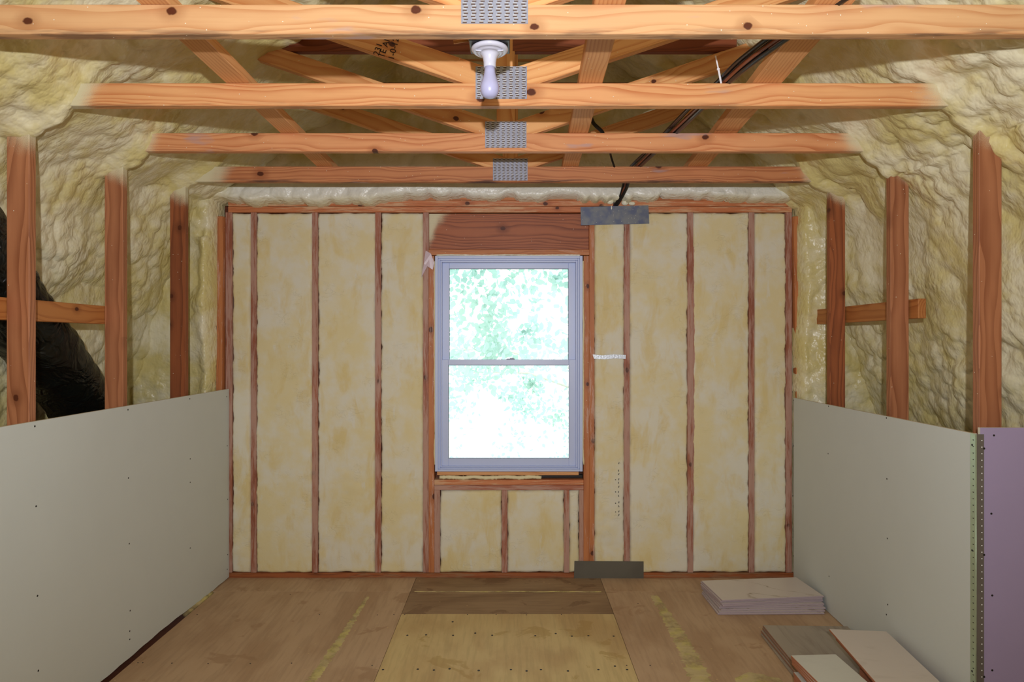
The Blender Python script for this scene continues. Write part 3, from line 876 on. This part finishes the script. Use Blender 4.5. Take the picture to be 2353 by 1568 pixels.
# ---------------------------------------------------------------- light fitting
lx, ly = -.070, 2.068
ZB = CAMZ + .925
lf = empty('light_fitting', (lx, ly, ZB), 'white porcelain lampholder with unlit white bulb under the nearest joist', 'lamp')
bm = bmesh.new(); add_box(bm, .128, .10, .030, Matrix.Translation((lx, ly, ZB + .014)), .003)
for sx in (-.058, .058): add_box(bm, .010, .012, .016, Matrix.Translation((lx + sx, ly - .054, ZB + .012)), .001)
link('junction_box', bm_mesh('junction_box', bm, M_BLACKP), lf)
prof = [(.0, .0), (.052, .0), (.0575, -.004), (.0575, -.009), (.053, -.014), (.047, -.0155), (.0455, -.0145), (.040, -.018), (.034, -.0205), (.0325, -.0195), (.026, -.026), (.0215, -.036), (.0195, -.05), (.0190, -.062), (.0178, -.064)]
lh = lathe('lampholder', [(max(r, .0004), z) for r, z in prof], M_PORC, lf, (lx, ly, ZB - .001), 56)
for s_ in (-1, 1):
    bm = bmesh.new()
    add_box(bm, .020, .005, .004, Matrix.Translation((lx + s_ * .034, ly - .022, ZB - .021)) @ Matrix.Rotation(s_ * .35, 4, 'Z') @ Matrix.Rotation(s_ * -.28, 4, 'Y'), .001)
    link('lampholder_tab', bm_mesh('lampholder_tab', bm, M_PORC), lh)
bp = [(.0165, .0), (.0172, -.016), (.0182, -.022), (.0205, -.032), (.0252, -.046), (.0290, -.057), (.0300, -.066), (.0292, -.076), (.0255, -.087), (.0195, -.0945), (.0115, -.0985), (.0004, -.1)]
lathe('light_bulb', bp, M_BULB, lf, (lx, ly, ZB - .062), 48)
tag(tube('cable_stub', [P(1042, 97, 2.09), P(1060, 94, 2.09), P(1085, 90, 2.09)], .006, M_FLATB, lf), None)

# ---------------------------------------------------------------- cables, zip tie
cbd = empty('cable_bundle', (.83, 2.6, ZT), 'thick bundle of black cables lying over the joists, right of centre', 'cable')
ctl = [(.985, 1.9), (.905, 2.2), (.86, 2.4), (.838, 2.6), (.815, 2.9), (.79, 3.19), (.76, 3.5), (.735, 3.80), (.72, 4.02)]
for k in range(9):
    ox = random.uniform(-.026, .026); oz = .006 + (k % 3) * .008
    pts = [Vector((x + ox + random.uniform(-.006, .006), y, CAMZ + 1.010 + oz)) for x, y in ctl]
    pts.append(Vector((.715 + ox * .6, 4.13, CAMZ + .97 + oz))); pts.append(Vector((.70 + ox * .35, 4.20, CAMZ + .93))); pts.append(Vector((.675 + ox * .3, 4.262, CAMZ + .885)))
    tube('cable', smooth_path(pts, 6), .0068 if k else .013, M_CABLE2 if k in (3, 6) else M_CABLE, cbd, 8)
wr = tube('loose_wire', smooth_path([P(1352, 240, 3.5), P(1362, 280, 3.52), P(1385, 305, 3.56), P(1398, 335, 3.66), P(1404, 360, 3.75), P(1412, 385, 3.80)], 8), [.010] * 17 + [.006] * 24, M_CABLE)
tag(wr, 'loose black wire hanging between the pale flat board and the cable bundle', 'wire')
zt = empty('zip_tie', P(1650, 155, 2.58), 'white nylon cable tie sticking up beside the black cables', 'cable tie')
board('tie_tail', P(1644, 128, 2.53), P(1651, 160, 2.55), .005, .0012, (1, 0, 0), M_ZIP, zt, 0)
board('tie_strap', P(1651, 160, 2.55), P(1657, 192, 2.57), .007, .002, (1, 0, 0), M_ZIP, zt, 0)
bm = bmesh.new(); add_box(bm, .010, .006, .008, Matrix.Translation(P(1650.5, 159, 2.55)), .001); link('tie_head', bm_mesh('tie_head', bm, M_ZIP), zt)

# ---------------------------------------------------------------- duct behind the left posts
ctl = [P(-420, 200, 2.25), P(-150, 440, 2.48), P(-60, 570, 2.68), P(16, 690, 2.88), P(95, 796, 3.08), P(168, 900, 3.36), P(225, 985, 3.62), P(262, 1050, 3.85)]
path = smooth_path(ctl, 12)
n = 48; vs = []; fs = []
prev = Vector((0, 0, 1))
for i, p in enumerate(path):
    t_ = (path[min(i + 1, len(path) - 1)] - path[max(i - 1, 0)]).normalized()
    u = (prev - t_ * prev.dot(t_)).normalized(); w = t_.cross(u)
    for k in range(n):
        th = 2 * math.pi * k / n
        r = .150 * (1 + .025 * math.sin(i * 2.1 + math.sin(th * 2)) + .03 * (float(vnoise(np.array([th * 3.0]), np.array([i * .4]), 4)[0]) - .5) + .02 * math.sin(th * 5 + i * .7))
        vs.append(p + (u * math.cos(th) + w * math.sin(th)) * r)
for i in range(len(path) - 1):
    for k in range(n):
        a = i * n + k; b = i * n + (k + 1) % n; fs.append((a, b, b + n, a + n))
du = link('air_duct', mesh_from('air_duct', vs, fs, M_DUCT, True))
tag(du, 'large round duct in wrinkled black film slanting down behind the left posts', 'duct')

# ---------------------------------------------------------------- drywall
bm = bmesh.new(); bmesh.ops.create_cone(bm, cap_ends=True, segments=10, radius1=.0042, radius2=.0036, depth=.0012)
me_ds = bm_mesh('drywall_screw', bm, M_SCREW)

def drywall(name, p0, p1, zt0, zt1, zbf, mat, label, thick=.0127, out=(1, 0, 0)):
    """vertical sheet from p0 to p1 (xy), room face on the line; zbf(s) bottom height"""
    p0, p1 = Vector((*p0, 0)), Vector((*p1, 0)); L = (p1 - p0).length; X = (p1 - p0).normalized()
    o = Vector((X.y, -X.x, 0)); o = o if o.dot(Vector(out)) > 0 else -o
    N = 60; vs = []
    for i in range(N + 1):
        s = L * i / N
        zt = zt0 + (zt1 - zt0) * i / N; zb = zbf(s)
        f = p0 + X * s; b = f - o * thick
        vs += [f + Vector((0, 0, zb)), f + Vector((0, 0, zt)), b + Vector((0, 0, zt)), b + Vector((0, 0, zb))]
    fs = []; fm = []
    for i in range(N):
        a = 4 * i
        for k in range(4):
            fs.append((a + k, a + (k + 1) % 4, a + 4 + (k + 1) % 4, a + 4 + k)); fm.append(0 if k in (0, 2) else 1)
    fs.append((0, 1, 2, 3)); fm.append(1); fs.append((4 * N + 3, 4 * N + 2, 4 * N + 1, 4 * N)); fm.append(1)
    root = empty('drywall_panel', (p0 + p1) / 2, label, 'drywall', 'drywall panels')
    link('gypsum_sheet', mesh_from('gypsum_sheet', vs, fs, [mat, M_GYPE], fm=fm), root)
    return root, p0, X, o
def screws_px(root, p0, X, o, px):
    """place screw heads where pixel rays meet the panel plane"""
    q = Vector((0, 0, 1)).rotation_difference(o).to_matrix().to_4x4()
    for u, v in px:
        r = Vector(((u - U0) / F, 1, -(v - V0) / F))
        t = (p0 - Vector((0, 0, 0))).dot(o) / r.dot(o) if abs(r.dot(o)) > 1e-6 else 1
        hit = Vector((0, 0, CAMZ)) + r * t
        link('drywall_screw', me_ds, root, Matrix.Translation(hit + o * .0004) @ q)
def zb_left(s):
    y = 1.9 + s
    base = .004 + .014 * min(1, max(0, (4.0 - y) / .3)) * min(1, max(0, (y - 2.6) / .5))
    return base + .003 * math.sin(s * 9) + .0015 * math.sin(s * 37 + 1)
r_, p0_, X_, o_ = drywall('l', (-1.846, 1.9), (-1.842, YW - .004), 1.232, 1.231, zb_left, M_GYP, 'white drywall sheet on edge along the left posts, gap beneath it')
screws_px(r_, p0_, X_, o_, ((80, 980), (83, 1164), (86, 1370), (88, 1542), (294, 942), (295, 1099), (297, 1250), (299, 1404), (298, 1451), (298, 1470), (436, 917), (437, 1055), (437, 1109), (437, 1260), (521, 912), (522, 1025), (523, 1148), (523, 1275), (522, 1309)))
r_, p0_, X_, o_ = drywall('r', (1.822, YW - .03), (1.733, 2.47), 1.175, 1.195, lambda s: .004 + .002 * math.sin(s * 11), M_GYP, 'white drywall sheet on edge along the right posts behind the tile stacks', out=(-1, .0486, 0))
screws_px(r_, p0_, X_, o_, ((1823, 920), (1904, 934), (2037, 961), (1823, 1025), (1903, 1043), (2038, 1101), (1822, 1140), (2039, 1238), (1823, 1278), (1905, 1325), (2040, 1390), (2037, 1413)))
r_, p0_, X_, o_ = drywall('f', (1.748, 2.455), (2.36, 2.455), 1.219, 1.219, lambda s: .004, M_GYPL, 'lilac drywall sheet at the right edge, facing the camera past the metal corner', out=(0, -1, 0))
screws_px(r_, p0_, X_, o_, ((2284, 1001), (2278, 1181), (2280, 1369), (2280, 1541)))
# dark framing seen in the gap below the left sheet
bead_strip_pts = [(-1.842, 3.70, .0), (-1.838, 3.8, .002), (-1.838, 3.9, .0), (-1.842, 4.03, -.004)]
tube('foam_streak', smooth_path(bead_strip_pts, 6), .012, M_STREAK, floor, 8, .2)

# corner bead
cb = empty('corner_bead', (1.735, 2.45, 0), 'perforated metal corner strip where white and lilac sheets meet', 'corner bead')
bm = bmesh.new()
xa, ya = 1.7315, 2.4535
add_box(bm, .0012, .030, 1.19, Matrix.Translation((xa, ya + .015, .6)))
link('bead_flange', bm_mesh('bead_flange', bm, M_BEAD), cb)
bm = bmesh.new()
add_box(bm, .029, .0012, 1.19, Matrix.Translation((xa + .0145, ya - .0006, .6)))
fl2 = link('bead_flange', bm_mesh('bead_flange', bm, simple('shaded_zinc', srgb(118, 112, 104), .55, .3, 60, .2, .3)), cb)  # same zinc, shaded side painted as a darker colour
tube('bead_nose', [(xa - .0005, ya - .0005, .006), (xa - .0005, ya - .0005, 1.194)], .0022, M_BEAD, cb, 8)
bm = bmesh.new(); bm2 = bmesh.new()
z = .02
while z < 1.185:
    add_box(bm, .0045, .0006, .0035, Matrix.Translation((xa + .0205, ya - .0015, z)))
    add_box(bm2, .0006, .0045, .0035, Matrix.Translation((xa - .0009, ya + .014, z)))
    z += .0245
p1 = link('perforations', bm_mesh('perforations', bm, M_FLASH), cb); tag(p1, kind='stuff')
p2 = link('perforations', bm_mesh('perforations', bm2, M_SCREW), cb); tag(p2, kind='stuff')
qx = Vector((0, 0, 1)).rotation_difference(Vector((-1, 0, 0))).to_matrix().to_4x4(); qy = Vector((0, 0, 1)).rotation_difference(Vector((0, -1, 0))).to_matrix().to_4x4()
for zz in (1.152, .755, .30):
    link('drywall_screw', me_ds, cb, Matrix.Translation((xa - .0012, ya + .020, zz)) @ qx)
    link('drywall_screw', me_ds, cb, Matrix.Translation((xa + .029, ya - .0022, zz - .01)) @ qy)

# ---------------------------------------------------------------- plates and tape on the back wall
def quad_plate(name, px, d, th, mat, label, cat):
    vs = [P(u, v, d) for u, v in px] + [P(u, v, d) + Vector((0, th, 0)) for u, v in px]
    n = len(px)
    fs = [tuple(range(n))] + [tuple(range(2 * n - 1, n - 1, -1))] + [(i, i + n, (i + 1) % n + n, (i + 1) % n) for i in range(n)]
    o = link(name, mesh_from(name, vs, fs, mat)); tag(o, label, cat); return o
quad_plate('steel_plate', ((1334, 476), (1490, 472), (1492, 514), (1335, 518)), YW - .010, .003, M_NAILP, 'grey steel protection plate above right of the window, under the foam tear', 'metal plate')
lo = quad_plate('steel_plate', ((1320, 1290), (1479, 1291), (1479, 1333), (1319, 1334)), YW - .010, .003, simple('dark_steel_plate', srgb(104, 100, 88), .55, .3, 30, .05, .4), 'dark grey steel protection plate low on the wall at the floor', 'metal plate')
tape = [(1362, 815), (1385, 817), (1410, 815), (1438, 816), (1438, 825), (1412, 824), (1390, 826), (1365, 825)]
quad_plate('foil_tape', tape, YW - .009, .002, simple('foil', srgb(196, 202, 210), .4, .5, 90, .3), 'small strip of silver foil tape right of the window', 'tape')
# dark cable hole and torn foam above the upper plate
hv = [P(u, v, YW - .012) for u, v in ((1409, 473), (1411, 461), (1418, 462), (1420, 454), (1428, 452), (1432, 430), (1441, 430), (1436, 446), (1428, 456), (1424, 466), (1418, 473))]
hole = mesh_from('torn_sheath', hv + [v + Vector((0, .01, 0)) for v in hv], [tuple(range(len(hv)))[::-1]] + [(i, i + 11, (i + 1) % 11 + 11, (i + 1) % 11) for i in range(11)], M_CABLE)
link('torn_sheath', hole, cbd)
bm = bmesh.new()
for (u, v, r, sx, sz) in ((1441, 452, .018, 1, 1.6), (1436, 466, .02, 1.2, .9), (1453, 450, .02, .8, 1.1), (1402, 464, .02, 1.2, .8), (1452, 468, .018, 1.2, .7), (1405, 478, .008, .7, 2)):
    bmesh.ops.create_icosphere(bm, subdivisions=3, radius=r, matrix=Matrix.Translation(P(u, v, YW - .006)) @ Matrix.Diagonal((sx, .7, sz, 1)))
link('foam_blob', bm_mesh('foam_blob', bm, M_FOAMW, True), wall); 

# ---------------------------------------------------------------- tiles
ORD = ['topmost', 'second', 'third', 'fourth', 'fifth', 'sixth', 'seventh', 'eighth', 'ninth', 'tenth', 'eleventh', 'twelfth', 'thirteenth', 'fourteenth', 'fifteenth', 'sixteenth', 'seventeenth']
def tile(cx, cy, z, lx_, ly_, th, rot, mt, me_, label, group, tilt=0.0):
    bm = bmesh.new()
    add_box(bm, lx_, ly_, th, bev=.0012)
    for f in bm.faces:
        f.normal_update(); f.material_index = 0 if f.normal.z > .9 else 1
    o = link('tile', bm_mesh('tile', bm, [mt, me_]), None, Matrix.Translation((cx, cy, z + th / 2)) @ Matrix.Rotation(rot, 4, 'Z') @ Matrix.Rotation(tilt, 4, 'X'))
    tag(o, label, 'tile', group)
def ordlab(k, n, mid, where):
    if k == n - 1: return 'topmost ' + mid + ' ' + where
    if k == 0: return 'bottom ' + mid + ' ' + where
    return ORD[n - 1 - k] + ' ' + mid + ' from the top ' + where
# stack 1, far corner: marbled
random.seed(3)
th1 = .0088
offs = [(-.012, -.030, .01), (-.006, -.024, .03), (.004, -.012, .04), (-.004, -.004, .045), (.0, -.002, .05), (-.002, .003, .125), (-.006, .001, .120), (-.006, .004, .085), (.0, .0, .10)]
for k, (dx, dy, rr) in enumerate(offs):
    tile(1.470 + dx, 3.885 + dy, .001 + k * (th1 + .0003), .605, .302, th1, rr, M_T1, M_T1E, ordlab(k, 9, 'marbled white tile', 'of the stack in the far corner'), 'marbled white tiles')
# stack 2: grey stone
offs = [(-.022, -.030, .0), (-.012, -.010, .01), (-.004, -.006, .0), (.0, .0, .0)]
for k, (dx, dy, rr) in enumerate(offs):
    tile(1.535 + dx, 3.166 + dy, .001 + k * .0103, .44, .60, .010, rr - .03, M_T2, M_T2E if k else M_T2, ordlab(k, 4, 'grey stone tile', 'of the flat stack behind the others'), 'grey stone tiles')
# stack 5: grey tiles at the very bottom, under stack 4
for k in range(3):
    tile(1.315 - k * .006, 2.60 + k * .004, .001 + k * .0103, .30, .48 if False else .30 * 1.6, .010, .03 * (k - 1), M_T2, M_T2E, ordlab(k, 3, 'grey tile', 'under the leaning white stack at the bottom edge'), 'grey tiles at the bottom edge')
# stack 4: white, terracotta body
zb = .033
for k in range(16):
    if k in (10, 11): cx, cy, rr = 1.330, 2.63, .0
    elif k < 12: cx, cy, rr = 1.298 + random.uniform(-.002, .002), 2.61 + random.uniform(-.002, .002), -.03
    else: cx, cy, rr = 1.312 + (k - 13) * .003, 2.645 + (k - 13) * .004, .055 - .02 * (15 - k)
    tile(cx, cy, zb + k * .0093, .20, .40, .009, rr, M_T4, M_T3E, ordlab(k, 16, 'plain white tile', 'of the front stack at the bottom edge'), 'plain white tiles')
# stack 3: off-white plank-like tiles, upper five shifted over the lower ones
zb = .042
for k in range(17):
    if k >= 12: cx, cy, rr = 1.575 + (16 - k) * .0055, 2.755 - (16 - k) * .011, .105 + random.uniform(-.014, .014)
    else: cx, cy, rr = 1.590, 2.655, .06
    L_ = .60 if k >= 12 else .36
    tile(cx, cy, zb + k * .0093, .255 if k >= 12 else .20, L_, .009, -rr, M_T3, M_T3E, ordlab(k, 17, 'cream tile', 'of the stack leaning to the right sheet'), 'cream tiles')

# ---------------------------------------------------------------- outside: trees beyond the window
def leaf_mat():
    t = NT('hazed_leaf', .5)
    v = t.coord()
    c = t.mix(t.noise(v, 1.5, 3), srgb(190, 214, 196), srgb(174, 208, 208))  # leaf colour paled to paint in the overexposed haze
    t.set(t.b.inputs['Base Color'], c)
    tl = t.n('ShaderNodeBsdfTranslucent'); t.set(tl.inputs[0], c)
    ms = t.n('ShaderNodeMixShader'); ms.inputs[0].default_value = .5
    out = [n_ for n_ in t.t.nodes if n_.type == 'OUTPUT_MATERIAL'][0]
    t.t.links.new(t.b.outputs[0], ms.inputs[1]); t.t.links.new(tl.outputs[0], ms.inputs[2]); t.t.links.new(ms.outputs[0], out.inputs[0])
    return t.m
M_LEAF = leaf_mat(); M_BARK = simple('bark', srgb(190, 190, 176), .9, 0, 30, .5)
def tree(cx, cy, base, rng_seed, ncl, nleaf, box, label):
    rnd = random.Random(rng_seed)
    root = empty('tree', (cx, cy, base), label, 'tree', 'trees outside the window')
    tube('trunk', smooth_path([(cx, cy, base), (cx + .1, cy, 0), (cx - .1, cy, 2), (cx, cy, 4.6)], 6), [.16 - .005 * i for i in range(19)], M_BARK, root)
    vs, fs = [], []
    for c in range(ncl):
        px = Vector((rnd.uniform(*box[0]), rnd.uniform(*box[1]), rnd.uniform(*box[2])))
        if c % 24 == 5:
            tube('branch', [(cx, cy, min(4.2, max(base + 1, px.z - .7))), px.lerp(Vector((cx, cy, px.z)), .4), px], [.03, .02, .008], M_BARK, root, 6)
        R = rnd.uniform(.22, .5)
        for _ in range(nleaf):
            q = Vector((rnd.gauss(0, 1), rnd.gauss(0, 1), rnd.gauss(0, 1))) * R * .55
            p = px + q
            a = Vector((rnd.gauss(0, 1), rnd.gauss(0, 1), rnd.gauss(0, 1) - .6)).normalized()
            b = a.cross(Vector((rnd.gauss(0, 1), rnd.gauss(0, 1), rnd.gauss(0, 1)))).normalized()
            l = rnd.uniform(.07, .13); w = l * .34
            k = len(vs)
            vs += [p, p + a * l * .25 + b * w * .8, p + a * l * .55 + b * w, p + a * l * .85 + b * w * .4, p + a * l, p + a * l * .85 - b * w * .4, p + a * l * .55 - b * w, p + a * l * .25 - b * w * .8]
            fs.append(tuple(range(k, k + 8)))
    fo = link('foliage', mesh_from('foliage', vs, fs, M_LEAF), root); tag(fo, kind='stuff')
tree(-2.0, 9.0, -3, 5, 72, 75, ((-2.4, .9), (7.8, 9.8), (1.2, 4.4)), 'pale green tree outside filling the upper and left window view')
tree(2.4, 13.0, -3, 9, 60, 75, ((-2.2, 2.6), (12, 14.5), (-2.2, 1.6)), 'farther pale green tree outside seen low through the window')
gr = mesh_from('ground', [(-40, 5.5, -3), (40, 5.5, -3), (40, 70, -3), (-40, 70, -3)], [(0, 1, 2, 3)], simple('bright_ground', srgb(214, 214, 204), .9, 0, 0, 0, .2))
tag(link('ground', gr), kind='structure')
